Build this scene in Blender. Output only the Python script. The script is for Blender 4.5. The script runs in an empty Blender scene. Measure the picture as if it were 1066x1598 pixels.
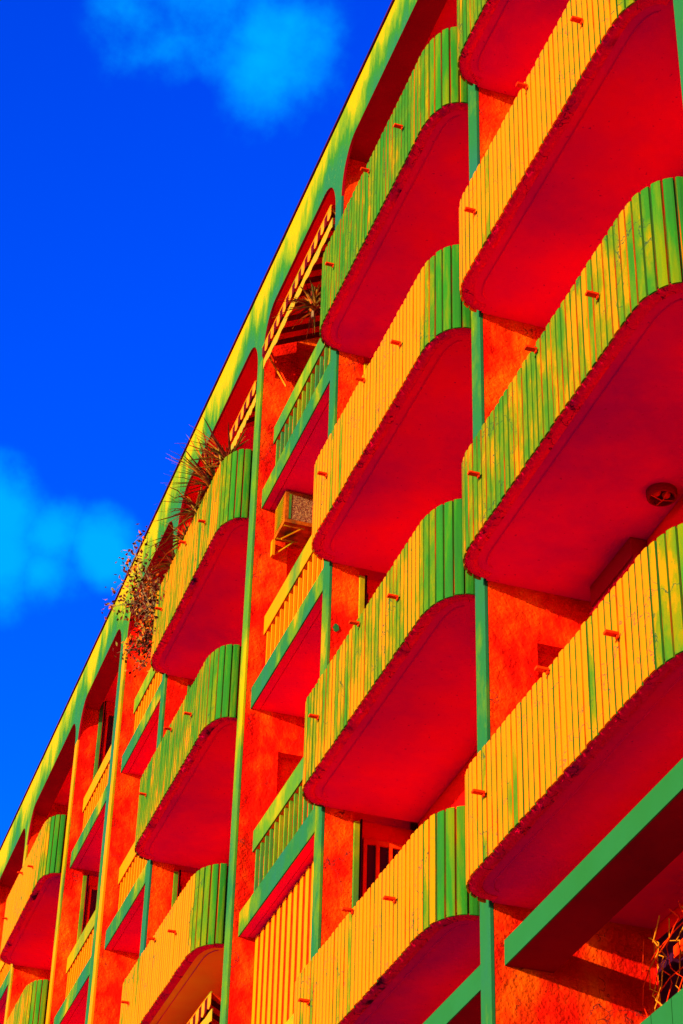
import bpy, math, random
from mathutils import Vector, Matrix
random.seed(7)
C = bpy.context.scene.collection
sc = bpy.context.scene
S = 6.0                      # metres per plan unit: the facade stands 6 m to the right of the camera

# ------------------------------------------------------------------ camera, sky, sun, exposure
def setup():
    pit, rol, yaw = 0.609522, 0.028498, 0.305062
    cy, sy, cp, sp = math.cos(yaw), math.sin(yaw), math.cos(pit), math.sin(pit)
    F = Vector((sy*cp, cy*cp, sp)); R0 = Vector((cy, -sy, 0)); U0 = R0.cross(F)
    R = math.cos(rol)*R0 + math.sin(rol)*U0; U = -math.sin(rol)*R0 + math.cos(rol)*U0
    cam = bpy.data.cameras.new('camera'); co = bpy.data.objects.new('camera', cam); C.objects.link(co)
    M = Matrix((R, U, -F)).transposed().to_4x4(); co.matrix_world = M
    cam.sensor_fit = 'VERTICAL'; cam.sensor_height = 36; cam.lens = 3379.7/1598*36
    cam.clip_start = .1; cam.clip_end = 5000
    sc.camera = co
setup()
SUN = Vector((1.0, 0.42, -0.19)).normalized()      # direction the sunlight travels
SKY_GAIN, SKY_STRENGTH, SUN_STRENGTH = 2.2, 0.10, 4.6
w = bpy.data.worlds.new('World'); sc.world = w; w.use_nodes = True
nt = w.node_tree; nt.nodes.clear(); L = nt.links
def WN(t, **k):
    n = nt.nodes.new(t)
    for a, b in k.items(): setattr(n, a, b)
    return n
out = WN('ShaderNodeOutputWorld'); bg = WN('ShaderNodeBackground'); L.new(bg.outputs[0], out.inputs[0])
sky = WN('ShaderNodeTexSky', sky_type='NISHITA', sun_disc=False)
sky.sun_elevation = math.asin(-SUN.z); sky.sun_rotation = math.atan2(-SUN.x, -SUN.y)
sky.air_density = 1.0; sky.dust_density = .6; sky.ozone_density = 2.0
# deep saturated sky: each channel less a share of its neighbour
sep = WN('ShaderNodeSeparateColor'); L.new(sky.outputs[0], sep.inputs[0])
def lin(a, b, k, g):
    m = WN('ShaderNodeMath', operation='MULTIPLY_ADD'); L.new(b, m.inputs[0]); m.inputs[1].default_value = -k; L.new(a, m.inputs[2])
    n = WN('ShaderNodeMath', operation='MAXIMUM'); L.new(m.outputs[0], n.inputs[0]); n.inputs[1].default_value = 0
    q = WN('ShaderNodeMath', operation='MULTIPLY'); L.new(n.outputs[0], q.inputs[0]); q.inputs[1].default_value = g
    return q.outputs[0]
cmb = WN('ShaderNodeCombineColor')
L.new(lin(sep.outputs[0], sep.outputs[1], .6, SKY_GAIN), cmb.inputs[0])
L.new(lin(sep.outputs[1], sep.outputs[2], .5, SKY_GAIN), cmb.inputs[1])
L.new(lin(sep.outputs[2], sep.outputs[2], 0, SKY_GAIN), cmb.inputs[2])
# two cyan clouds high in the sky
tc = WN('ShaderNodeTexCoord')
n1 = WN('ShaderNodeTexNoise'); n1.inputs['Scale'].default_value = 16; n1.inputs['Detail'].default_value = 7; n1.inputs['Roughness'].default_value = .55
L.new(tc.outputs['Generated'], n1.inputs['Vector'])
def blob(d, r, amp):
    d = Vector(d).normalized()
    vm = WN('ShaderNodeVectorMath', operation='DISTANCE'); vm.inputs[1].default_value = d
    L.new(tc.outputs['Generated'], vm.inputs[0])
    mr = WN('ShaderNodeMapRange'); mr.inputs['From Min'].default_value = r; mr.inputs['From Max'].default_value = 0
    mr.inputs['To Min'].default_value = 0; mr.inputs['To Max'].default_value = amp
    L.new(vm.outputs['Value'], mr.inputs['Value']); return mr.outputs[0]
def wmath(op, a, b):
    m = WN('ShaderNodeMath', operation=op)
    for i, v in enumerate((a, b)):
        if isinstance(v, (int, float)): m.inputs[i].default_value = v
        else: L.new(v, m.inputs[i])
    return m.outputs[0]
CLOUDS = [((0.158, .660, .735), .060, .95), ((0.140, .659, .739), .062, .95), ((.174, .652, .738), .045, .75), ((.137, .676, .724), .04, .6), ((.172, .672, .721), .04, .65), ((.125, .666, .735), .05, .8),
          ((.098, .823, .560), .036, 1.3), ((.098, .834, .543), .040, 1.4), ((.118, .824, .555), .030, 1.2), ((.141, .8215, .553), .026, 1.15), ((.118, .833, .541), .030, 1.15), ((.085, .832, .549), .040, 1.3)]
acc = None
for c in CLOUDS:
    b = blob(*c); acc = b if acc is None else wmath('MAXIMUM', acc, b)
# thin streaks elsewhere in the sky, the same everywhere
n2 = WN('ShaderNodeTexNoise'); n2.inputs['Scale'].default_value = 2.2; n2.inputs['Detail'].default_value = 6
L.new(tc.outputs['Generated'], n2.inputs['Vector'])
den = wmath('ADD', acc, wmath('MULTIPLY', wmath('SUBTRACT', n1.outputs['Fac'], .5), 2.4))
mr = WN('ShaderNodeMapRange', interpolation_type='SMOOTHSTEP'); mr.inputs['From Min'].default_value = .15; mr.inputs['From Max'].default_value = 1.15
L.new(den, mr.inputs['Value'])
gate = WN('ShaderNodeMapRange', interpolation_type='SMOOTHSTEP'); gate.inputs['From Min'].default_value = 0.0; gate.inputs['From Max'].default_value = .25
L.new(acc, gate.inputs['Value'])
cl = wmath('MULTIPLY', wmath('MULTIPLY', mr.outputs[0], gate.outputs[0]), .93)
mix = WN('ShaderNodeMix', data_type='RGBA')
L.new(cl, mix.inputs[0]); L.new(cmb.outputs[0], mix.inputs[6])
CLOUD_COL = (0.0, 1.75, 4.6, 1); mix.inputs[7].default_value = CLOUD_COL
L.new(mix.outputs[2], bg.inputs[0]); bg.inputs[1].default_value = SKY_STRENGTH
sl = bpy.data.lights.new('sun', 'SUN'); sl.energy = SUN_STRENGTH; sl.angle = math.radians(.55); sl.color = (1, .93, .82)
so = bpy.data.objects.new('sun', sl); C.objects.link(so); so.rotation_euler = (-SUN).to_track_quat('Z', 'Y').to_euler()
sc.render.engine = 'CYCLES'
sc.cycles.diffuse_bounces = 3; sc.cycles.max_bounces = 8
sc.view_settings.view_transform = 'Standard'; sc.view_settings.look = 'None'
sc.view_settings.gamma = 1; sc.view_settings.use_curve_mapping = False
sc.view_settings.exposure = 1.38

# ------------------------------------------------------------------ materials
def mat(name, cols, scale=3, stretch=(1, 1, 1), rand=0, bump=0, bscale=40, rough=.85, crack=0, crack_col=(.08, 0, .01), spec=.02, detail=8, speck=0, speck_col=(.02,.12,.01), zg=None, contrast=1):
    m = bpy.data.materials.new(name); m.use_nodes = True
    t = m.node_tree; N = t.nodes; K = t.links; bs = N['Principled BSDF']
    bs.inputs['Roughness'].default_value = rough; bs.inputs['Specular IOR Level'].default_value = spec
    g = N.new('ShaderNodeNewGeometry')
    mp = N.new('ShaderNodeMapping'); mp.inputs['Scale'].default_value = stretch; K.new(g.outputs['Position'], mp.inputs[0])
    no = N.new('ShaderNodeTexNoise'); no.inputs['Scale'].default_value = scale; no.inputs['Detail'].default_value = detail; no.inputs['Roughness'].default_value = .62
    K.new(mp.outputs[0], no.inputs['Vector'])
    fac = no.outputs['Fac']
    if contrast != 1:
        mc = N.new('ShaderNodeMath'); mc.operation = 'MULTIPLY_ADD'; K.new(fac, mc.inputs[0]); mc.inputs[1].default_value = contrast; mc.inputs[2].default_value = .5*(1-contrast); fac = mc.outputs[0]
    if zg:                       # rain-washed paint: algae sits towards the lower edge
        sx = N.new('ShaderNodeSeparateXYZ'); K.new(g.outputs['Position'], sx.inputs[0])
        mz = N.new('ShaderNodeMapRange'); mz.inputs['From Min'].default_value = zg[0]; mz.inputs['From Max'].default_value = zg[1]; mz.inputs['To Min'].default_value = -zg[2]; mz.inputs['To Max'].default_value = zg[2]
        K.new(sx.outputs[2], mz.inputs['Value']); az = N.new('ShaderNodeMath'); K.new(fac, az.inputs[0]); K.new(mz.outputs[0], az.inputs[1]); fac = az.outputs[0]
    if rand:
        oi = N.new('ShaderNodeObjectInfo'); ma = N.new('ShaderNodeMath'); ma.operation = 'MULTIPLY_ADD'
        K.new(oi.outputs['Random'], ma.inputs[0]); ma.inputs[1].default_value = rand; K.new(fac, ma.inputs[2])
        mb = N.new('ShaderNodeMath'); mb.operation = 'SUBTRACT'; K.new(ma.outputs[0], mb.inputs[0]); mb.inputs[1].default_value = rand/2
        fac = mb.outputs[0]
    cr = N.new('ShaderNodeValToRGB'); K.new(fac, cr.inputs[0]); el = cr.color_ramp.elements
    while len(el) < len(cols): el.new(.5)
    for e, (p, c) in zip(el, cols): e.position = p; e.color = (*c, 1)
    col = cr.outputs[0]
    def mixin(colin, facout, c2):
        mx = N.new('ShaderNodeMix'); mx.data_type = 'RGBA'; K.new(facout, mx.inputs[0]); K.new(colin, mx.inputs[6]); mx.inputs[7].default_value = (*c2, 1)
        return mx.outputs[2]
    if speck:
        s = N.new('ShaderNodeTexNoise'); s.inputs['Scale'].default_value = 26; s.inputs['Detail'].default_value = 5; K.new(mp.outputs[0], s.inputs['Vector'])
        r = N.new('ShaderNodeMapRange'); r.inputs['From Min'].default_value = .72-speck; r.inputs['From Max'].default_value = .76-speck*.6; K.new(s.outputs['Fac'], r.inputs['Value'])
        col = mixin(col, r.outputs[0], speck_col)
    hs = []
    if crack:
        dn = N.new('ShaderNodeTexNoise'); dn.inputs['Scale'].default_value = 5; dn.inputs['Detail'].default_value = 4; K.new(g.outputs['Position'], dn.inputs['Vector'])
        va = N.new('ShaderNodeVectorMath'); va.operation = 'MULTIPLY_ADD'; K.new(dn.outputs['Color'], va.inputs[0]); va.inputs[1].default_value = (.5, .5, .5); K.new(g.outputs['Position'], va.inputs[2])
        vo = N.new('ShaderNodeTexVoronoi'); vo.feature = 'DISTANCE_TO_EDGE'; vo.inputs['Scale'].default_value = 1.7; K.new(va.outputs[0], vo.inputs['Vector'])
        r = N.new('ShaderNodeMapRange'); r.inputs['From Min'].default_value = .012; r.inputs['From Max'].default_value = .002; K.new(vo.outputs['Distance'], r.inputs['Value'])
        k = N.new('ShaderNodeTexNoise'); k.inputs['Scale'].default_value = 1.3; K.new(g.outputs['Position'], k.inputs['Vector'])
        r2 = N.new('ShaderNodeMapRange'); r2.inputs['From Min'].default_value = .62-crack*.25; r2.inputs['From Max'].default_value = .66-crack*.25; K.new(k.outputs['Fac'], r2.inputs['Value'])
        mu = N.new('ShaderNodeMath'); mu.operation = 'MULTIPLY'; K.new(r.outputs[0], mu.inputs[0]); K.new(r2.outputs[0], mu.inputs[1])
        col = mixin(col, mu.outputs[0], crack_col)
    K.new(col, bs.inputs['Base Color'])
    if bump:
        b1 = N.new('ShaderNodeTexNoise'); b1.inputs['Scale'].default_value = bscale; b1.inputs['Detail'].default_value = 6; b1.inputs['Roughness'].default_value = .6; K.new(g.outputs['Position'], b1.inputs['Vector'])
        b2 = N.new('ShaderNodeTexNoise'); b2.inputs['Scale'].default_value = bscale/7; b2.inputs['Detail'].default_value = 5; K.new(g.outputs['Position'], b2.inputs['Vector'])
        ad = N.new('ShaderNodeMath'); ad.operation = 'MULTIPLY_ADD'; K.new(b2.outputs['Fac'], ad.inputs[0]); ad.inputs[1].default_value = 2.5; K.new(b1.outputs['Fac'], ad.inputs[2])
        bp = N.new('ShaderNodeBump'); bp.inputs['Strength'].default_value = bump; bp.inputs['Distance'].default_value = .028
        K.new(ad.outputs[0], bp.inputs['Height']); K.new(bp.outputs[0], bs.inputs['Normal'])
    return m
AMB = (.72, .107, 0); AMB2 = (.6, .11, 0); OLV = (.13, .105, .0); GRN = (.018, .088, .004); DGR = (.012, .075, .02)
ST = (9, 9, 1.0)
def panel(name, g):          # g: how much green shows through the amber paint
    return mat(name, [(.0+g, GRN), (.10+g, (.05, .10, .002)), (.19+g, OLV), (.29+g, (.35, .11, 0)), (.40+g, AMB)], scale=1.0, stretch=(3.5, 3.5, 1.3), rand=.11, bump=.14, bscale=30, crack=.45, crack_col=(.02, .04, .01), speck=.09, speck_col=(.03, .09, .003))
M = {}
M['p0'] = panel('amber_paint', .02)
M['p1'] = panel('amber_olive_paint', .27)
M['p2'] = panel('olive_green_paint', .345)
M['p3'] = panel('green_stained_paint', .42)
M['pg'] = mat('green_and_corner_shade_paint', [(.3, (.012, .07, .008)), (.5, (.014, .1, .004)), (.68, (.10, .11, .0))], scale=.8, stretch=ST, rand=.12, bump=.08, bscale=30)  # green rib paint; on near-end ribs it stands for shading
M['line'] = mat('rib_edge_paint', [(.40, (.012, .05, .003)), (.52, (.03, .07, .002)), (.58, (.2, .02, 0)), (.64, (.3, .07, 0))], scale=.9, stretch=(6, 6, .6), rand=.15)
M['groove'] = mat('dark_groove_paint', [(.42, (.012, .04, .004)), (.5, (.05, .03, 0)), (.56, (.16, .002, .0))], scale=1.2, stretch=ST)
M['trim'] = mat('green_edge_paint', [(.36, (.010, .075, .03)), (.50, (.012, .082, .014)), (.58, (.07, .12, .002)), (.68, (.45, .15, 0))], scale=.55, stretch=(1.5, 1.5, .8), bump=.05)
M['trimy'] = mat('yellow_edge_paint', [(.3, (.03, .10, .01)), (.44, (.2, .14, 0)), (.6, (.7, .12, 0))], scale=.6, stretch=(1.5, 1.5, .8), bump=.05)
M['trimc'] = mat('yellow_green_edge_paint', [(.38, (.012, .085, .02)), (.5, (.06, .13, .004)), (.62, (.3, .18, 0))], scale=.5, stretch=(1.5, 1.5, .7), bump=.05)
M['green'] = mat('flat_green_paint', [(.3, (.010, .075, .011)), (.7, (.011, .085, .017))], scale=1.2, bump=.04)
M['fasc'] = mat('yellow_green_fascia_paint', [(.34, (.012, .085, .022)), (.44, (.02, .10, .006)), (.54, (.14, .16, .001)), (.63, (.40, .19, 0)), (.76, (.66, .18, 0))], scale=.8, stretch=(1, 1.5, .55), bump=.1, bscale=20, speck=.05, speck_col=(.12, .14, 0), zg=(19.6, 20.6, .14), contrast=1.0)
M['soff'] = mat('red_soffit_paint', [(.36, (.44, 0, .055)), (.5, (.68, 0, .034)), (.64, (.86, 0, .014))], scale=.36, bump=.2, bscale=12, speck=.045, speck_col=(.34, 0, .03))
M['soffo'] = mat('orange_bounce_soffit_paint', [(.35, (.9, .10, 0)), (.6, (.9, .24, 0)), (.75, (.88, .34, 0))], scale=.5, bump=.1, bscale=22, spec=.05)  # bounced sunlight under one slab, put into the colour
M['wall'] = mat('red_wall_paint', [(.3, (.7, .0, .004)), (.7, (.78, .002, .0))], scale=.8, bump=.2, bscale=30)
M['stuc'] = mat('rough_red_stucco', [(.3, (.40, .001, 0)), (.45, (.55, .005, 0)), (.56, (.64, .028, 0)), (.7, (.68, .075, 0))], scale=1.7, stretch=(1.5, 1.5, .8), bump=1.0, bscale=26, crack=.35, crack_col=(.12, .01, .005), speck=.03, speck_col=(.25, .01, 0))
M['rim'] = mat('broken_red_concrete', [(.31, (.04, 0, .01)), (.36, (.45, 0, .03)), (.46, (.74, .0, .02))], scale=2.2, bump=.6, bscale=30, crack=.9)
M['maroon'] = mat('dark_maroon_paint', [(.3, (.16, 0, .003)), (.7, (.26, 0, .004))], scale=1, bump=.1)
M['dark'] = mat('near_black_metal', [(.4, (.02, .002, .01)), (.6, (.04, .002, .01))], scale=4)
M['redp'] = mat('red_metal_paint', [(.3, (.5, .004, 0)), (.7, (.68, .03, 0))], scale=6, bump=.2)
M['orange'] = mat('orange_metal_paint', [(.35, (.6, .05, 0)), (.65, (.7, .16, 0))], scale=4, bump=.2)
M['yellow'] = mat('yellow_board_paint', [(.3, (.6, .10, 0)), (.42, (.72, .125, 0)), (.8, (.72, .14, 0))], scale=1.5, stretch=(4, 4, 1), bump=.1, speck=.03, speck_col=(.25, .13, 0))
M['casing'] = mat('worn_olive_orange_metal', [(.38, (.05, .03, .005)), (.5, (.18, .03, .001)), (.62, (.34, .06, 0))], scale=3, bump=.2)
M['grille'] = mat('olive_mesh_grille', [(.42, (.10, .02, .01)), (.52, (.2, .09, .02)), (.6, (.3, .12, .03))], scale=60, bump=.6, bscale=120)
M['canvas'] = mat('orange_canvas', [(.3, (.5, .09, 0)), (.7, (.55, .16, .005))], scale=8, bump=.2)
M['canvasd'] = mat('maroon_canvas', [(.3, (.05, .001, .002)), (.7, (.1, .002, .002))], scale=8, bump=.2)
M['canvasg'] = mat('olive_hem_canvas', [(.4, (.14, .14, .01)), (.6, (.5, .16, 0))], scale=6, stretch=(1, 4, 1))
M['leafd'] = mat('dark_red_leaf', [(.35, (.05, .008, .004)), (.6, (.22, .02, .004))], scale=9, rand=.3)
M['leafo'] = mat('orange_leaf', [(.4, (.45, .06, .002)), (.6, (.3, .15, .01))], scale=9, rand=.3)
M['leafm'] = mat('olive_leaf', [(.4, (.08, .08, .01)), (.6, (.3, .1, .005))], scale=9)
M['bark'] = mat('grey_olive_bark', [(.4, (.1, .05, .02)), (.6, (.25, .12, .03))], scale=9, bump=.3)
M['ground'] = mat('pale_street_concrete', [(.3, (.46, .40, .35)), (.7, (.56, .49, .42))], scale=.6, bump=.1)
M['pave'] = mat('pale_pavement', [(.3, (.45, .40, .35)), (.7, (.55, .48, .42))], scale=1.6, bump=.1)
def glass():
    m = bpy.data.materials.new('dark_window_glass'); m.use_nodes = True
    b = m.node_tree.nodes['Principled BSDF']; b.inputs['Base Color'].default_value = (.03, .003, .01, 1); b.inputs['Roughness'].default_value = .08; b.inputs['Specular IOR Level'].default_value = .3
    return m
M['glass'] = glass()

# ------------------------------------------------------------------ mesh helpers (all shape coordinates in plan units)
class MB:
    def __init__(s): s.v = []; s.f = []; s.mi = []
    def add(s, vs, fs, mi=0):
        o = len(s.v); s.v += [tuple(p) for p in vs]; s.f += [tuple(i+o for i in f) for f in fs]
        s.mi += [mi]*len(fs) if isinstance(mi, int) else list(mi)
        return s
    def box(s, x0, x1, y0, y1, z0, z1, mi=0):
        vs = [(x, y, z) for z in (z0, z1) for y in (y0, y1) for x in (x0, x1)]
        return s.add(vs, [(0, 2, 3, 1), (4, 5, 7, 6), (0, 1, 5, 4), (2, 6, 7, 3), (0, 4, 6, 2), (1, 3, 7, 5)], mi)
    def tube(s, pts, r, n=6, mi=0, r1=None):
        pts = [Vector(p) for p in pts]; rings = []
        for i, p in enumerate(pts):
            d = (pts[min(i+1, len(pts)-1)] - pts[max(i-1, 0)]).normalized()
            a = d.cross(Vector((0, 0, 1)) if abs(d.z) < .9 else Vector((1, 0, 0))).normalized(); b = d.cross(a)
            rr = r if r1 is None else r + (r1-r)*i/(len(pts)-1)
            rings.append([p + rr*(math.cos(6.2832*k/n)*a + math.sin(6.2832*k/n)*b) for k in range(n)])
        vs = [q for R in rings for q in R]; fs = []
        for i in range(len(pts)-1):
            for k in range(n): fs.append((i*n+k, i*n+(k+1) % n, (i+1)*n+(k+1) % n, (i+1)*n+k))
        fs.append(tuple(range(n))[::-1]); fs.append(tuple((len(pts)-1)*n+k for k in range(n)))
        return s.add(vs, fs, mi)
    def prism(s, poly, z0, z1, mi=0):         # poly in xy
        n = len(poly)
        vs = [(x, y, z0) for x, y in poly] + [(x, y, z1) for x, y in poly]
        fs = [tuple(range(n))[::-1], tuple(range(n, 2*n))] + [(i, (i+1) % n, n+(i+1) % n, n+i) for i in range(n)]
        return s.add(vs, fs, mi)
    def build(s, name, mats, parent=None, origin=None, bevel=0, smooth=False):
        if not isinstance(mats, (list, tuple)): mats = [mats]
        if origin is None:
            xs = [p[0] for p in s.v]; ys = [p[1] for p in s.v]; zs = [p[2] for p in s.v]
            origin = ((min(xs)+max(xs))/2, (min(ys)+max(ys))/2, min(zs))
        me = bpy.data.meshes.new(name)
        me.from_pydata([((x-origin[0])*S, (y-origin[1])*S, (z-origin[2])*S) for x, y, z in s.v], [], s.f)
        for m in mats: me.materials.append(m)
        for p, k in zip(me.polygons, s.mi): p.material_index = k; p.use_smooth = smooth
        me.update()
        return place(name, me, parent, origin, bevel)
WL = {}
def place(name, me, parent, origin, bevel=0, rot=None, scale=None):
    o = bpy.data.objects.new(name, me); C.objects.link(o)
    loc = Vector(origin)*S; WL[o.name] = loc
    if parent is not None: o.parent = parent; o.location = loc - WL[parent.name]
    else: o.location = loc
    if rot: o.rotation_euler = rot
    if scale: o.scale = scale
    if bevel:
        b = o.modifiers.new('bevel', 'BEVEL'); b.width = bevel*S; b.segments = 2; b.limit_method = 'ANGLE'
    return o
def empty(name, origin): return place(name, None, None, origin)
def tag(o, label=None, cat=None, group=None, kind=None):
    for k, v in (('label', label), ('category', cat), ('group', group), ('kind', kind)):
        if v: o[k] = v
    return o

# ------------------------------------------------------------------ plan of the building
G0 = -.27                                     # street level
PIERS = {'Y': (1.12, 1.16), 'Z': (1.717, 1.757), 'A': (2.463, 2.50), 'B': (3.23, 3.27), 'C': (3.812, 3.852), 'D': (4.59, 4.63),
         'E': (5.135, 5.212), 'F': (5.765, 5.803), 'G': (6.53, 6.57), 'H': (7.12, 7.16), 'I': (7.9, 7.94)}
KEYS = list(PIERS)
WIDE = {'YZ': 0, 'ZA': 1, 'AB': 1, 'BC': 0, 'CD': 1, 'DE': 0, 'EF': 0, 'FG': 1, 'GH': 0, 'HI': 1}
SOF = [2.755, 2.245, 1.735, 1.225, .715, .205]
TOPH = [.188, .176, .170, .160, .16, .16]
ROOF_SOF = 3.29; ROOF_TOP = 3.432
BACK = 1.175
# ---- ground
g = MB().box(-200, 200, -200, 300, G0-.02, G0).build('ground', M['ground']); tag(g, kind='structure')
p = MB().box(.86, 1.6, .6, 8.6, G0, G0+.022).build('pavement', M['pave'], bevel=.002); tag(p, kind='structure')

bld = empty('apartment_building', (1, 1.12, G0))
tag(bld, 'red apartment block with curved ribbed balconies in amber and green and an arched roof edge', 'building')

# ---- roof edge with arches
def arch_outline():
    pts = [(PIERS['Y'][0], ROOF_TOP)]         # (y, z) going down the near side then along the underside
    pts.append((PIERS['Y'][0], 3.18))
    for i in range(len(KEYS)-1):
        y0 = PIERS[KEYS[i]][1]; y1 = PIERS[KEYS[i+1]][0]; ry, rz = (.085, .112)
        n = 10
        for k in range(n+1):
            t = math.pi/2*k/n; pts.append((y0 + ry*(1-math.cos(t)), ROOF_SOF - rz*(1-math.sin(t))))
        for k in range(n+1):
            t = math.pi/2*(1-k/n); pts.append((y1 - ry*(1-math.cos(t)), ROOF_SOF - rz*(1-math.sin(t))))
    pts.append((PIERS['I'][1], 3.18)); pts.append((PIERS['I'][1], ROOF_TOP))
    return pts
ol = arch_outline(); n = len(ol)
b = MB(); vs = [(.997, y, z) for y, z in ol] + [(1.0028, y, z) for y, z in ol]
b.add(vs, [tuple(range(n)), tuple(range(n, 2*n))[::-1]], 0)
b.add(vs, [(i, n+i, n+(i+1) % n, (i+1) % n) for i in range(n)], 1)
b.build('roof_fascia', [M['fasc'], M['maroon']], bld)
for i in range(len(KEYS)-1):
    ya, yb = PIERS[KEYS[i]][1], PIERS[KEYS[i+1]][0]
    MB().box(1.0030, 1.053, ya, yb, ROOF_SOF+.0005, ROOF_TOP).build('arch_lintel', M['wall' if KEYS[i] in 'BC' else 'maroon'], bld)  # two bays get a brighter red, bounced light put into the colour
MB().box(.993, 1.07, 1.10, 7.96, ROOF_TOP+.0005, ROOF_TOP+.0075).build('roof_flashing', M['dark'], bld)
MB().box(1.0535, 1.6, 1.12, 7.94, 3.345, ROOF_TOP).build('roof', M['soff'], bld)
# ---- rear body of the block, behind the rear walls
MB().box(1.26, 1.6, 1.12, 7.94, G0, 3.3445).build('rear_block', M['wall'], bld)

# ---- piers
FULL = {'Y', 'Z', 'A', 'C', 'E', 'G', 'I'}
TRIMM = {'A': 'trim', 'B': 'trim', 'C': 'trimy', 'D': 'trim', 'E': 'trim', 'F': 'trimy', 'G': 'trimy'}
def levels():          # (floor z, soffit above, index of the soffit above)
    tops = [3.34] + SOF
    return [(SOF[i]+.046, tops[i], i) for i in range(len(SOF))]
for k, (y0, y1) in PIERS.items():
    z0, z1 = G0+.022, 3.179
    m = M[TRIMM.get(k, 'trim')] if k != 'C' else M['trimc']
    if k in FULL:
        b = MB().box(1.0031, 1.078, y0, y1, z0, 3.344)
        for fz, cz, i in levels():
            if i >= 4: b.box(1.0781, 1.2595, y0, y1, fz, cz-.09)
            b.box(1.078, 1.2595, y0, y1, cz-.09, cz if i else 3.344)     # head over the side opening
            if i: b.box(1.078, 1.2595, y0, y1, cz+.0001, cz+.046)
            if i < 4: b.box(1.078, 1.2595, y0+.024, y1, fz, cz-.09)             # recessed infill of the side opening
    else:
        b = MB().box(1.003, 1.055, y0, y1, z0, 3.344)
    pier = b.build('pier', M['stuc'], bld)
    if k == 'E':
        ym = (y0+y1)/2
        for a, c, mm in ((y0, ym-.002, M['trimy']), (ym+.002, y1, M['trim'])):
            MB().box(.996, 1.0028, a, c, z0, z1).build('edge_trim', mm, pier, bevel=.0008)
    else:
        MB().box(.997, 1.0028, y0, y1, z0, z1).build('edge_trim', m, pier, bevel=.0008)
    if k not in FULL:
        for fz, cz, i in levels():
            if cz < 1.2: continue
            top = cz-.018
            j = MB().box(1.0555, 1.0665, y0-.0035, y1, fz, top).build('door_jamb', M['trimc'], bld, bevel=.001)
            MB().tube([(1.0735, y0+.012, fz), (1.0735, y0+.012, top+.012)], .0022, 8).build('drain_pipe', M['dark'], bld, smooth=True)
            w_ = MB().box(1.0785, 1.2595, y0+.03, y1, fz, cz if i else 3.344).build('side_wall', M['wall'], bld)
            # window in the side wall
            wx0, wx1, wz0, wz1 = 1.082, 1.16, fz+.10, cz-.034
            yy = y0+.0296
            f = MB()
            f.box(wx0, wx1, yy-.006, yy, wz1-.010, wz1); f.box(wx0, wx1, yy-.006, yy, wz0, wz0+.010)
            for a in (wx0, wx0+.0236, wx0+.0471, wx1-.007): f.box(a, a+.007, yy-.006, yy, wz0+.010, wz1-.010)
            fr = f.build('window_frame', M['redp'], w_, bevel=.0005)
            for a in (wx0+.007, wx0+.0306, wx0+.0541):
                MB().box(a, min(a+.0166, wx1-.007), yy-.002, yy-.0004, wz0+.010, wz1-.010).build('pane', M['glass'], w_)

# ---- rear walls with doors, bay by bay
for i in range(len(KEYS)-1):
    ka, kb = KEYS[i], KEYS[i+1]; y0 = PIERS[ka][1]; y1 = PIERS[kb][0]
    for fz, cz, li in levels():
        X = BACK if cz > 1.3 else 1.2345
        if fz < .3: X = BACK
        top = cz if li else 3.3445
        wl = MB().box(X, 1.2595, y0, y1, fz, top).build('rear_wall', M['wall'], bld)
        if .6 < fz:
            mid = (y0+y1)/2; hw = .16 if WIDE[ka+kb] else .09
            f = MB(); zt = fz+.36
            f.box(X-.005, X-.0003, mid-hw, mid+hw, zt-.012, zt)
            for a in (mid-hw, mid-.005, mid+hw-.010): f.box(X-.005, X-.0003, a, a+.010, fz, zt-.012)
            fr = f.build('door_frame', M['redp'], wl)
            for a, c in ((mid-hw+.010, mid-.005), (mid+.005, mid+hw-.010)):
                MB().box(X-.002, X-.0005, a, c, fz, zt-.012).build('pane', M['glass'], wl)

# ---- curved balconies
def plan_path(yn, yf, a=.058, bn=.098, bf=.085, n=16, e=2.35):
    pts = []
    for k in range(n+1):
        t = math.pi/2*k/n; pts.append((1.0-a*math.sin(t)**(2/e), yn+bn-bn*math.cos(t)**(2/e)))
    m = 24; ys = yn+bn; ye = yf-bf
    for k in range(1, m): pts.append((1.0-a, ys+(ye-ys)*k/m))
    for k in range(n+1):
        t = math.pi/2*(1-k/n); pts.append((1.0-a*math.sin(t)**(2/e), yf-bf+bf*max(0, math.cos(t))**(2/e)))
    return [Vector((x, y)) for x, y in pts]
def resample(pts, step):
    out = [pts[0]]; acc = 0; target = step
    for p, q in zip(pts, pts[1:]):
        d = (q-p).length
        while acc+d >= target:
            out.append(p.lerp(q, (target-acc)/d)); target += step
        acc += d
    return out, acc
def offset(pts, d):
    res = []
    for i, p in enumerate(pts):
        t = (pts[min(i+1, len(pts)-1)] - pts[max(i-1, 0)]).normalized()
        nrm = Vector((t.y, -t.x))      # points into the balcony (+x side)
        res.append(p + nrm*d)
    return res
PITCH = .0171
SLATPROF = [(-.5, .0002), (-.44, .0021), (-.24, .0028), (.24, .0028), (.44, .0021), (.5, .0002)]
slat_mesh = {}
def get_slat(h, key, m):
    if (key, m.name) in slat_mesh: return slat_mesh[(key, m.name)]
    w_ = PITCH*.88
    vs = [(a*w_*S, -c*S, z*S) for z in (0, h) for a, c in SLATPROF]
    k = len(SLATPROF); fs = [(i, i+1, k+i+1, k+i) for i in range(k-1)] + [tuple(range(k))[::-1], tuple(range(k, 2*k)), (0, k, 2*k-1, k-1)]
    me = bpy.data.meshes.new('slat'); me.from_pydata(vs, [], fs); me.materials.append(m); me.materials.append(M['line'])
    for q in (0, k-2): me.polygons[q].material_index = 1
    me.update()
    slat_mesh[(key, m.name)] = me; return me
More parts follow.
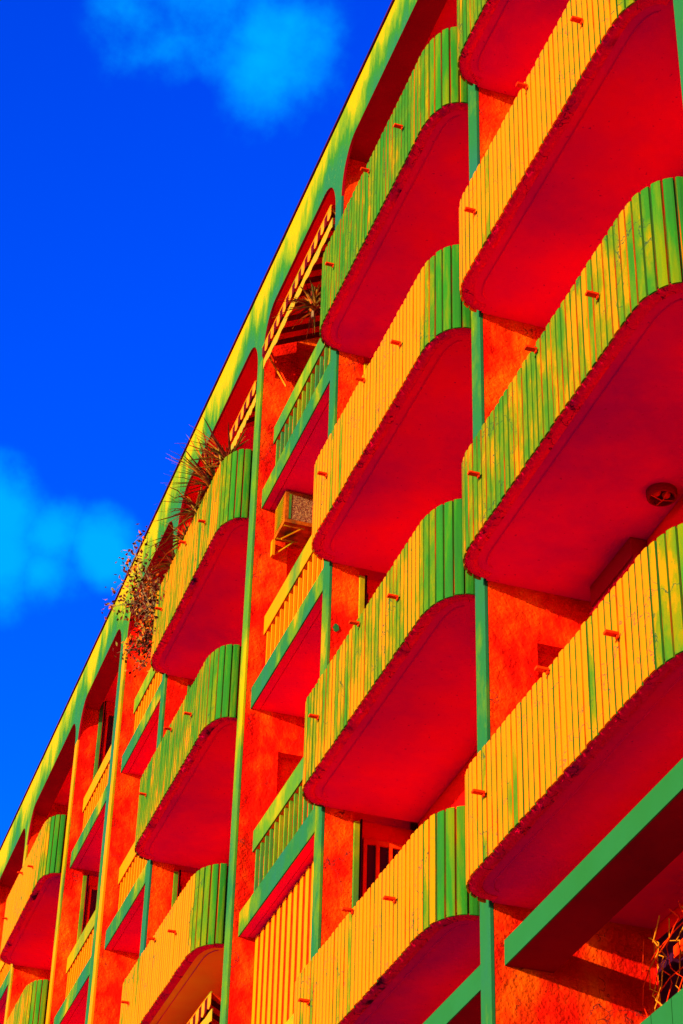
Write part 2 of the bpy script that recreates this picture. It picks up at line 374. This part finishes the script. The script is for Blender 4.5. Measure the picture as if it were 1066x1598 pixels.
def balcony(ka, kb, li, pm, single, soffm='soff'):
    y0 = PIERS[ka][1]+.002; y1 = PIERS[kb][0]-.0005; s = SOF[li]; H = TOPH[li]
    path = plan_path(y0, y1)
    inner = offset(path, .0028); inner2 = offset(path, .0085)
    zb, zt = s-.002, s+H
    # backing sheet = the balcony part itself
    b = MB(); n = len(path)
    vs = [(p.x, p.y, z) for z in (zb+.005, zt-.002) for p in inner] + [(p.x, p.y, z) for z in (zb+.005, zt-.002) for p in inner2]
    fs = []
    for i in range(n-1):
        fs += [(i, i+1, n+i+1, n+i), (2*n+i, 3*n+i, 3*n+i+1, 2*n+i+1), (n+i, n+i+1, 3*n+i+1, 3*n+i), (i, 2*n+i, 2*n+i+1, i+1)]
    fs += [(0, n, 3*n, 2*n), (n-1, 3*n-1, 4*n-1, 2*n-1)]
    b.add(vs, fs)
    bal = b.build('balcony', M['groove'], bld)
    # ribs
    pts, tot = resample(path, PITCH/8)
    cnt = int(tot/PITCH); rng = random.Random(ord(ka)*7+li)
    merged = {}
    for k in range(cnt):
        c = PITCH*(k+.5)+(tot-cnt*PITCH)/2; i = int(c/(PITCH/8)); i = max(1, min(len(pts)-2, i))
        p = pts[i]; t = (pts[i+1]-pts[i-1]).normalized(); nrm = Vector((-t.y, t.x))
        p = p - nrm*.0032 + nrm*(rng.random()*.0006)
        ang = math.atan2(t.y, t.x)+math.pi
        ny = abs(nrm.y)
        if ny > .42 and k < cnt/2: mm = M['pg'] if k % 5 != 4 else M['p1']  # near-end ribs greener by facing: shading put into the paint
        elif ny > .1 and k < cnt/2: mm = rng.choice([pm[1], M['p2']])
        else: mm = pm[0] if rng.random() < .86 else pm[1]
        zz = zb + rng.uniform(-.0012, .0012)
        sx = rng.uniform(.92, 1.03)
        if single:
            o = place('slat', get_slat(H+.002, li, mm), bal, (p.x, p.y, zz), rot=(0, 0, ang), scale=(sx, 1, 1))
        else:
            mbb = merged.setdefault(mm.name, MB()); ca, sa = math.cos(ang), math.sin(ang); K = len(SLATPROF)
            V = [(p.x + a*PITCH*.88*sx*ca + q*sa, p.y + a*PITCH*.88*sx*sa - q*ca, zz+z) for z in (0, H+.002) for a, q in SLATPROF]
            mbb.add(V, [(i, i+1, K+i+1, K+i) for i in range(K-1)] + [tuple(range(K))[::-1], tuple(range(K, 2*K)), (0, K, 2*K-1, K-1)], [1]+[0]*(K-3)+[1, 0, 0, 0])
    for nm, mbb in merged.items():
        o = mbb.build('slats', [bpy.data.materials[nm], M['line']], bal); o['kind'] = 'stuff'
    # slab with its soffit, rough broken rim and drip bead
    sp = offset(path, .0215)
    sp = [Vector((min(q.x, 1.0), min(max(q.y, y0), y1))) for q in sp]
    poly = [(BACK-.0005 if s > 1.3 else 1.234, y0)] + [(1.0, y0)] + [(q.x, q.y) for q in sp[1:-1]] + [(1.0, y1)] + [(BACK-.0005 if s > 1.3 else 1.234, y1)]
    slab = MB().prism(poly[::-1], s, s+.0455).build('floor_slab', M[soffm], bld)
    rp, tot2 = resample(path, .0035); lanes = [.0030, .0085, .0140, .0195, .0225]
    rows = [offset(rp, d) for d in lanes]; rb = MB(); vs = []; fs = []
    lump = 0; brk = False
    for i in range(len(rp)):
        brk = rng.random() < .06 or (brk and rng.random() < .8); lump = .7*lump + rng.gauss(0, .0011 if brk else .00025)
        for j, r in enumerate(rows):
            q = r[i]; dz = (.0008, -.0016, -.0018, -.0010, .003)[j] + (0 if j in (0, 4) else lump + rng.gauss(0, .0006 if brk else .00015))
            dx = rng.gauss(0, .0008 if brk else .0003) if j in (2, 3) else 0
            vs.append((min(q.x+dx, 1.0), min(max(q.y, y0+.0005), y1-.0005), s+dz))
    J = len(lanes)
    for i in range(len(rp)-1):
        for j in range(J-1): fs.append((i*J+j, i*J+j+1, (i+1)*J+j+1, (i+1)*J+j))
    rb.add(vs, fs); rb.build('slab_rim', M['rim'], slab, smooth=True)
    core = offset(path, .0095)
    b2 = [Vector((p.x, p.y)) for p in core]; c2 = offset(path, .0213)
    cb = MB(); n = len(b2)
    V = [(p.x, min(max(p.y, y0), y1), z) for z in (s-.0012, s+.045) for p in b2] + [(min(p.x, 1.0), min(max(p.y, y0), y1), z) for z in (s-.0012, s+.045) for p in c2]
    F2 = []
    for i in range(n-1): F2 += [(i, n+i, n+i+1, i+1), (2*n+i, 2*n+i+1, 3*n+i+1, 3*n+i), (i, i+1, 2*n+i+1, 2*n+i), (n+i, 3*n+i, 3*n+i+1, n+i+1)]
    cb.add(V, F2).build('slab_edge', M['rim'], slab)
    bp = offset(path, .036); bp = [q for q in bp if q.x < .999 and y0+.004 < q.y < y1-.004]
    MB().tube([(q.x, q.y, s-.0004) for q in bp], .0011, 5).build('drip_bead', M['soff'], slab)
    # small red brackets on the ribs
    rel = [(.236, .088), (.468 if ka != 'A' else .505, .152), (.79, .088)] if ka == 'Z' else [(.247, .088), (.51, .152), (.80, .088)]
    if ka == 'C': rel = [(.243, .088), (.50, .150), (.79, .088)]
    for fy, dz in rel:
        yy = y0+(y1-y0)*fy; z = s+dz
        if ka == 'Z': yy = {.236: 1.918, .468: 2.118, .79: 2.335}[fy]
        MB().box(.9235, .9402, yy-.0042, yy+.0042, z-.0008, z+.0026).box(.9378, .9402, yy-.0028, yy+.0028, z-.0045, z-.0008).build('bracket', M['redp'], bal, bevel=.0004)
    return bal, slab
P0 = (M['p0'], M['p1']); P1 = (M['p1'], M['p2']); P2 = (M['p2'], M['p3']); P3 = (M['p3'], M['pg'])
look = {('Z', 0): P2, ('Z', 1): P0, ('Z', 2): P2, ('Z', 3): P0,
        ('A', 0): P3, ('A', 1): P0, ('A', 2): P1, ('A', 3): P0,
        ('C', 0): P1, ('C', 1): P2, ('C', 2): P0, ('F', 0): P0, ('F', 1): P1}
LIVE = {('Z', 1), ('Z', 2), ('Z', 3), ('A', 1), ('A', 2), ('A', 3)}
BAL = {}
for ka, kb in (('Z', 'A'), ('A', 'B'), ('C', 'D'), ('F', 'G'), ('H', 'I')):
    for li in range(4):
        if ka == 'H' and li > 1: continue
        BAL[(ka, li)] = balcony(ka, kb, li, look.get((ka, li), P1), (ka, li) in LIVE, 'soffo' if (ka, li) == ('C', 2) else 'soff')
    for li in range(4, 6) if ka != 'H' else range(2, 6):           # plain lower storeys
        y0, y1 = PIERS[ka][1], PIERS[kb][0]
        MB().box(1.0, 1.234 if li == 4 and ka != 'H' else BACK-.0005, y0, y1, SOF[li], SOF[li]+.0455).build('floor_slab', M['soff'], bld)
        par = MB().box(1.002, 1.010, y0, y1, SOF[li]+.046, SOF[li]+.184).build('parapet', M['green'], bld)
        if ka in 'ZA' and li == 4:
            nb = 14; ww = (y1-y0)/nb
            for q in range(nb):
                MB().box(.9975, 1.0018, y0+q*ww+.001, y0+(q+1)*ww-.001, SOF[li]+.02, SOF[li]+.184).build('board', M['green'], par, bevel=.0004)
# green lintel beams under the fourth row of balconies
for ka, kb in (('Z', 'A'), ('A', 'B'), ('C', 'D')):
    y0, y1 = PIERS[ka][1], PIERS[kb][0]
    MB().box(1.0192, 1.086, y0, y1, 1.1390, 1.1735, [0, 1, 1, 1, 1, 1]).build('lintel_beam', [M['maroon'], M['wall']], bld)  # lighter red top added to bounce light onto the soffit above
    MB().box(1.0165, 1.0189, y0, y1, 1.1385, 1.1740).build('beam_face', M['green'], bld, bevel=.0004)

# ---- straight bays: fascia beam, slab, railing with balusters
for ka, kb in (('Y', 'Z'), ('B', 'C'), ('D', 'E'), ('E', 'F'), ('G', 'H')):
    y0, y1 = PIERS[ka][1], PIERS[kb][0]
    for li, s in enumerate(SOF):
        MB().box(1.0135, 1.0165, y0, y1, s-.001, s+.050).build('slab_fascia', M['trim'], bld, bevel=.0005)
        sl_ = MB().box(1.0167, 1.0335, y0, y1, s+.0005, s+.0455).box(1.0335, 1.0355, y0, y1, s+.006, s+.0455).box(1.0355, BACK-.0005, y0, y1, s+.002, s+.0455).build('floor_slab', M['soff'], bld)
        if ka == 'Y' or s < 1.2: 
            continue
        rail = MB().box(1.0335, 1.0365, y0, y1, s+.184, s+.231).build('railing', M['trimc' if ka in 'BD' and li != 1 else 'trimy'], bld, bevel=.0005)
        MB().box(1.0368, 1.0475, y0, y1, s+.1835, s+.189).build('rail_underside', M['orange'], rail)
        nb = int((y1-y0)/.0305); st = (y1-y0)/nb
        bm = MB().box(1.0375, 1.0435, 0, .0075, 0, .1365)
        me = None
        for q in range(nb):
            yy = y0+(q+.5)*st
            if me is None:
                o = MB().box(1.0375, 1.0435, yy-.0037, yy+.0037, s+.0468, s+.1832).build('baluster', M['yellow' if ka != 'B' or li == 1 else 'trimc'], rail); me = o.data; oz = (1.0405, s+.0468)
            else: place('baluster', me, rail, (oz[0], yy, oz[1]))
# louvred board screen in the straight bay below the third floor
y0, y1 = PIERS['B'][1], PIERS['C'][0]
scr = MB().box(1.0495, 1.058, y0, y1, SOF[3]+.046, 1.7345).build('board_screen', M['redp'], bld)
nb = 15; st = (y1-y0)/nb
for q in range(nb):
    yy = y0+(q+.5)*st
    MB().box(1.0465, 1.0485, yy-st*.25, yy+st*.25, SOF[3]+.046, 1.7335).build('board', M['yellow'], scr, bevel=.0006)
# small green patch and rust run on one pier
pt = MB(); nn_ = 14
vs = [(1.0125+.0052*math.cos(6.2832*k/nn_)*(1+.25*math.sin(3*k)), 3.2292, 2.103+.0085*math.sin(6.2832*k/nn_)) for k in range(nn_)]
pt.add([(x, y-.0012, z) for x, y, z in vs]+[(x, y+.0005, z) for x, y, z in vs], [tuple(range(nn_)), tuple(range(nn_, 2*nn_))[::-1]]+[(k, nn_+k, nn_+(k+1) % nn_, (k+1) % nn_) for k in range(nn_)])
pt.build('plaster_patch', M['green'], bld)
# boxed blind at the top of the rear wall, near bay
MB().box(1.148, 1.1745, 2.285, 2.425, 1.700, 1.7345).box(1.150, 1.156, 2.275, 2.435, 1.692, 1.6995).build('blind_box', M['maroon'], bld, bevel=.001)
MB().box(1.2300, 1.2340, 2.10, 2.445, .80, 1.20).build('dark_recess_sheet', M['dark'], bld)  # flat dark sheet standing for the shade inside a window
# corner pipe by the rear wall of the lowest visible storey
MB().tube([(1.236, 2.452, .77), (1.236, 2.452, 1.2)], .0042, 8).build('drain_pipe', M['yellow'], bld, smooth=True)

# ------------------------------------------------------------------ things on the building
# ceiling lamp
def lamp(x, y, z):
    t = empty('ceiling_lamp', (x, y, z-.012)); tag(t, 'round red caged lamp fixed under the large balcony slab at the right edge', 'lamp')
    n = 28; b = MB(); r = .0205
    def ring(r0, z0, r1, z1):
        vs = [(x+r0*math.cos(6.2832*k/n), y+r0*math.sin(6.2832*k/n), z0) for k in range(n)] + [(x+r1*math.cos(6.2832*k/n), y+r1*math.sin(6.2832*k/n), z1) for k in range(n)]
        b.add(vs, [(k, (k+1) % n, n+(k+1) % n, n+k) for k in range(n)])
    ring(r*1.05, z, r*1.05, z-.006); ring(r*1.05, z-.006, r, z-.011); ring(r, z-.011, r*.86, z-.012); ring(r*.86, z-.012, r*.82, z-.002)
    b.build('housing', M['maroon'], t, smooth=True)
    d = MB(); vs = [(x, y, z-.001)] + [(x+r*.83*math.cos(6.2832*k/n), y+r*.83*math.sin(6.2832*k/n), z-.001) for k in range(n)]
    d.add(vs, [(0, 1+(k+1) % n, 1+k) for k in range(n)]); d.build('backplate', M['dark'], t)
    bl = MB()
    for sx, rr in ((-.008, .0062), (.007, .0062)):
        for i in range(6):
            a0, a1 = math.pi/2*i/6, math.pi/2*(i+1)/6; m = 12
            vs = [(x+sx+rr*math.cos(a0)*math.cos(6.2832*k/m), y+rr*math.cos(a0)*math.sin(6.2832*k/m), z-.003-rr*math.sin(a0)) for k in range(m)] + \
                 [(x+sx+rr*math.cos(a1)*math.cos(6.2832*k/m), y+rr*math.cos(a1)*math.sin(6.2832*k/m), z-.003-rr*math.sin(a1)) for k in range(m)]
            bl.add(vs, [(k, (k+1) % m, m+(k+1) % m, m+k) for k in range(m)])
    bl.build('bulb', M['redp'], t, smooth=True)
    MB().tube([(x-r*.84, y-.002, z-.0115), (x, y+.002, z-.0135), (x+r*.84, y, z-.0115)], .0008, 5).tube([(x, y-r*.84, z-.0115), (x+.002, y, z-.0135), (x, y+r*.84, z-.0115)], .0008, 5).build('cage', M['redp'], t)
lamp(1.143, 2.171, 1.735)

# air conditioner
def aircon():
    x0, x1, y0, y1, z0, z1 = 1.043, 1.155, 3.722, 3.800, 2.668, 2.7515
    t = empty('air_conditioner', ((x0+x1)/2, (y0+y1)/2, z0)); tag(t, 'boxy window air conditioner with mesh grille on brackets against the rough red wall', 'air conditioner')
    MB().box(x0, x1, y0+.003, y1, z0, z1).build('casing', M['casing'], t, bevel=.001)
    f = MB().box(x0, x1, y0, y0+.0028, z1-.008, z1).box(x0, x1, y0, y0+.0028, z0, z0+.010).box(x0, x0+.009, y0, y0+.0028, z0+.010, z1-.008).box(x1-.009, x1, y0, y0+.0028, z0+.010, z1-.008)
    f.build('front_frame', M['casing'], t, bevel=.0006)
    MB().box(x0+.0095, x1-.0095, y0+.0008, y0+.0028, z0+.0105, z1-.0085).build('grille', M['grille'], t)
    MB().box(x0+.0093, x0+.014, y0-.0006, y0+.0006, z0+.0105, z1-.0085).build('corner_strip', M['trim'], t)
    for i in range(11):
        z = z0+.012+i*.006
        MB().box(x0-.0014, x0-.0002, y0+.012, y1-.006, z, z+.0026).build('louvre', M['trimy'], t)
    for yy in (y0+.012, y1-.012):
        MB().tube([(x0+.003, yy, z0-.001), (x0+.050, yy, z0-.001)], .0022, 5).tube([(x0+.042, yy, z0-.002), (x0-.002, y1+.008 if yy > 3.76 else yy, z0-.038)], .0022, 5).build('support_bracket', M['trimy'], t)
    MB().box(x0-.004, x0+.002, y1-.004, y1+.010, z0-.040, z0).build('bracket_post', M['trimy'], t)
aircon()

# striped awnings
def awning(label, y0, y1, xf, zf, xb, zb, hv=.046, arms=True):
    t = empty('awning', (xf, (y0+y1)/2, zf-hv)); tag(t, label, 'awning', 'striped awnings hung in the balcony openings')
    n = max(2, int((y1-y0)/.0225)); st = (y1-y0)/n
    cd = MB(); co_ = MB()
    for q in range(n):
        a = y0+q*st; c = a+st; b = cd if q % 2 else co_
        b.add([(xf, a, zf), (xf, c, zf), (xb, c, zb), (xb, a, zb), (xf, a, zf+.0012), (xf, c, zf+.0012), (xb, c, zb+.0012), (xb, a, zb+.0012)],
              [(0, 3, 2, 1), (4, 5, 6, 7), (0, 1, 5, 4), (3, 7, 6, 2)])
    co_.build('canopy_stripes', M['redp'], t); cd.build('canopy_stripes', M['canvasd'], t)
    for q in range(n):
        a = y0+q*st; c = a+st; k = 6; pts = []
        for i in range(k+1):
            u = i/k; pts.append((a+(c-a)*u, zf-hv*.55-.006*math.sin(math.pi*u)))
        P = [(a, zf)] + pts + [(c, zf)]
        bx = MB(); nn = len(P)
        bx.add([(xf-.0008, y, z) for y, z in P] + [(xf+.0004, y, z) for y, z in P], [tuple(range(nn)), tuple(range(nn, 2*nn))[::-1]] + [(i, nn+i, nn+(i+1) % nn, (i+1) % nn) for i in range(nn)])
        bx.build('valance_flap', M['canvasd'] if q % 2 else M['canvas'], t)
    hem = MB(); m = 60; vs = []; 
    for i in range(m+1):
        y = y0+(y1-y0)*i/m; wv = .003*math.sin(i*.9)+.002*math.sin(i*.37); vs += [(xf+.004, y, zf-hv*.72+wv*.4), (xf+.004, y, zf-hv*1.3+wv), (xf+.0052, y, zf-hv*.72+wv*.4), (xf+.0052, y, zf-hv*1.3+wv)]
    fs = []
    for i in range(m):
        o = i*4; fs += [(o, o+1, o+5, o+4), (o+2, o+6, o+7, o+3), (o+1, o+3, o+7, o+5), (o, o+4, o+6, o+2)]
    hem.add(vs, fs).build('hem', M['canvasg'], t)
    MB().tube([(xf, y0, zf+.001), (xf, y1, zf+.001)], .002, 6).build('front_bar', M['trimy'], t)
    if arms:
        for yy in (y0+.006, y1-.004):
            MB().tube([(xf+.004, yy, zf-.003), (xf+.06, yy, zf-.10)], .0022, 6).build('arm', M['canvas'], t)
            MB().tube([(xf+.016, yy, zf-.003), (xf+.066, yy, zf-.098)], .0022, 6).build('arm', M['redp'], t)
awning('striped awning with scalloped edge under the arch beside the top curved balcony', 3.285, 3.798, .992, 3.196, 1.17, 3.29)
awning('short striped awning under the arch above the spiky balcony plants', 3.866, 4.085, .998, 3.150, 1.17, 3.27, arms=False)
awning('striped awning with dark scallops under the orange slab at the bottom edge', 3.99, 4.56, 1.012, 1.688, 1.10, 1.64, arms=False)

# plants
def spiky(label, x, y, z, r, n, seed, lean=(0, 0), up=.5, droop=.4):
    rg = random.Random(seed); t = empty('spiky_plant', (x, y, z)); tag(t, label, 'plant')
    MB().tube([(x, y, z-.02), (x+lean[0]*.02, y+lean[1]*.02, z+.02)], .004, 6).build('stem', M['bark'], t)
    for i in range(n):
        a = rg.uniform(0, 6.283); el = rg.uniform(-.25, 1.35)*up+.15; ln = r*rg.uniform(.3, 1.0); wd = rg.uniform(.0026, .0052)
        d = Vector((math.cos(a)*math.cos(el)+lean[0], math.sin(a)*math.cos(el)+lean[1], math.sin(el))).normalized()
        sd = d.cross(Vector((0, 0, 1))).normalized(); k = 5; vs = []; p = Vector((x, y, z+.01))+Vector((rg.gauss(0, .006), rg.gauss(0, .006), rg.gauss(0, .006)))
        for j in range(k+1):
            u = j/k; q = p + d*ln*u + Vector((0, 0, -droop*ln*u*u*rg.uniform(.8, 1.2)))
            ww = wd*(1-u)**.7*(1 if u > .15 else .7); vs += [q-sd*ww, q+sd*ww+Vector((0, 0, .0004)), q+Vector((0, 0, -.0012*(1-u)))]
        fs = []
        for j in range(k): o = j*3; fs += [(o, o+1, o+4, o+3), (o+1, o+2, o+5, o+4), (o+2, o, o+3, o+5)]
        MB().add(vs, fs).build('leaf', rg.choice([M['leafd'], M['leafd'], M['leafo'], M['leafm']]), t)
sp = [(.962, 3.95, 2.955, .14, 54), (.958, 4.05, 2.955, .17, 70), (.958, 4.17, 2.95, .15, 64), (.955, 4.28, 2.945, .12, 56), (.958, 4.39, 2.94, .10, 46)]
labs = ['spiky plant at the near end of the planted balcony, right below the short awning', 'large spiky plant whose long blades cross the yellow roof edge above the planted balcony',
        'spiky plant in the middle of the planted balcony rail, below the large long bladed one', 'drooping spiky plant on the planted balcony rail, second up from the leafy shrub', 'small spiky plant on the planted balcony rail, directly above the leafy shrub']
for i, ((x, y, z, r, n), lb) in enumerate(zip(sp, labs)): spiky(lb, x, y, z, r, n, 11+i, lean=(-.35, -.05), up=.75, droop=.45 if i > 1 else .2)
spiky('spiky hanging plant under the striped awning beside the top railing', 1.03, 3.52, 3.10, .10, 110, 50, lean=(-.1, 0), up=1.3, droop=.5)

def shrub(label, x, y, z, seed, tips):
    rg = random.Random(seed); t = empty('leafy_shrub', (x, y, z)); tag(t, label, 'shrub')
    st = MB(); ends = []
    for tx, ty, tz in tips:
        A = Vector((x, y, z)); B = Vector((tx, ty, tz)); k = 7; pts = []
        mid = (A+B)/2 + Vector((rg.gauss(0, .012), rg.gauss(0, .02), rg.uniform(.01, .04)))
        for i in range(k+1):
            u = i/k; pts.append(A.lerp(mid, u).lerp(mid.lerp(B, u), u) + Vector((rg.gauss(0, .002), rg.gauss(0, .002), rg.gauss(0, .002))))
        st.tube(pts, .0022, 5, r1=.0007)
        for i in range(2, k+1):
            for _ in range(2):
                q = pts[i]+Vector((rg.gauss(0, .022), rg.gauss(0, .035), rg.gauss(0, .022))); st.tube([pts[i], (pts[i]+q)/2+Vector((0, 0, .003)), q], .0009, 4, r1=.0004); ends.append(q); ends.append((pts[i]+q)/2)
    st.build('branches', M['bark'], t)
    lv = MB()
    for e in ends:
        for _ in range(4):
            c = e+Vector((rg.gauss(0, .011), rg.gauss(0, .017), rg.gauss(0, .011)))
            d = Vector((rg.gauss(0, 1), rg.gauss(0, 1), rg.gauss(0, 1))).normalized(); s_ = d.cross(Vector((rg.gauss(0, 1), rg.gauss(0, 1), 1))).normalized()
            l, w_ = rg.uniform(.009, .016), rg.uniform(.0030, .0052); up_ = d.cross(s_)*.0012
            lv.add([c-d*l/2, c+s_*w_+up_, c+d*l/2, c-s_*w_+up_], [(0, 1, 2), (0, 2, 3)], rg.choice([0, 0, 0, 1, 2]))
    o = lv.build('foliage', [M['leafd'], M['leafo'], M['leafm']], t); o['kind'] = 'stuff'
rg = random.Random(5)
tips = [(.955+rg.uniform(-.05, .03), 4.62+rg.uniform(-.14, .16), 2.98+rg.uniform(-.16, .15)) for _ in range(14)]
tips += [(.90, 4.72, 3.15), (.895, 4.78, 3.12), (.89, 4.80, 3.06), (.90, 4.66, 3.17)]
shrub('leafy dark red shrub spilling off the far end of the planted balcony against the sky', .962, 4.55, 2.86, 3, tips)

# wire tangle in front of the rear wall, bottom right
def wires():
    rg = random.Random(9); t = empty('wire_tangle', (1.2, 2.3, .95)); tag(t, 'tangle of bent yellow wires above the green parapet in the bottom right corner', 'wires')
    for i in range(16):
        y = 2.43-i*.017; x = 1.205+rg.uniform(-.012, .012); pts = []; z = 1.19
        k = 14
        for j in range(k+1):
            pts.append((x+rg.gauss(0, .004), y+(.016 if (j+i) % 4 in (1, 2) else -.004)+rg.gauss(0, .005), z-j*.017+rg.gauss(0, .005)))
        MB().tube(pts, .0009, 5).build('wire', M['canvas'] if i % 3 else M['redp'], t)
    for i in range(5):
        z = 1.17-i*.05; pts = [(1.215+rg.gauss(0, .003), 2.44-j*.03, z+rg.gauss(0, .006)) for j in range(10)]
        MB().tube(pts, .0010, 5).build('wire', M['redp'], t)
    for i in range(10):
        z = rg.uniform(.95, 1.18); y = rg.uniform(2.15, 2.42)
        MB().box(1.222, 1.2315, y-.022, y+.022, z-.008, z+.008).build('louvre_slat', rg.choice([M['redp'], M['maroon'], M['dark']]), t)
wires()
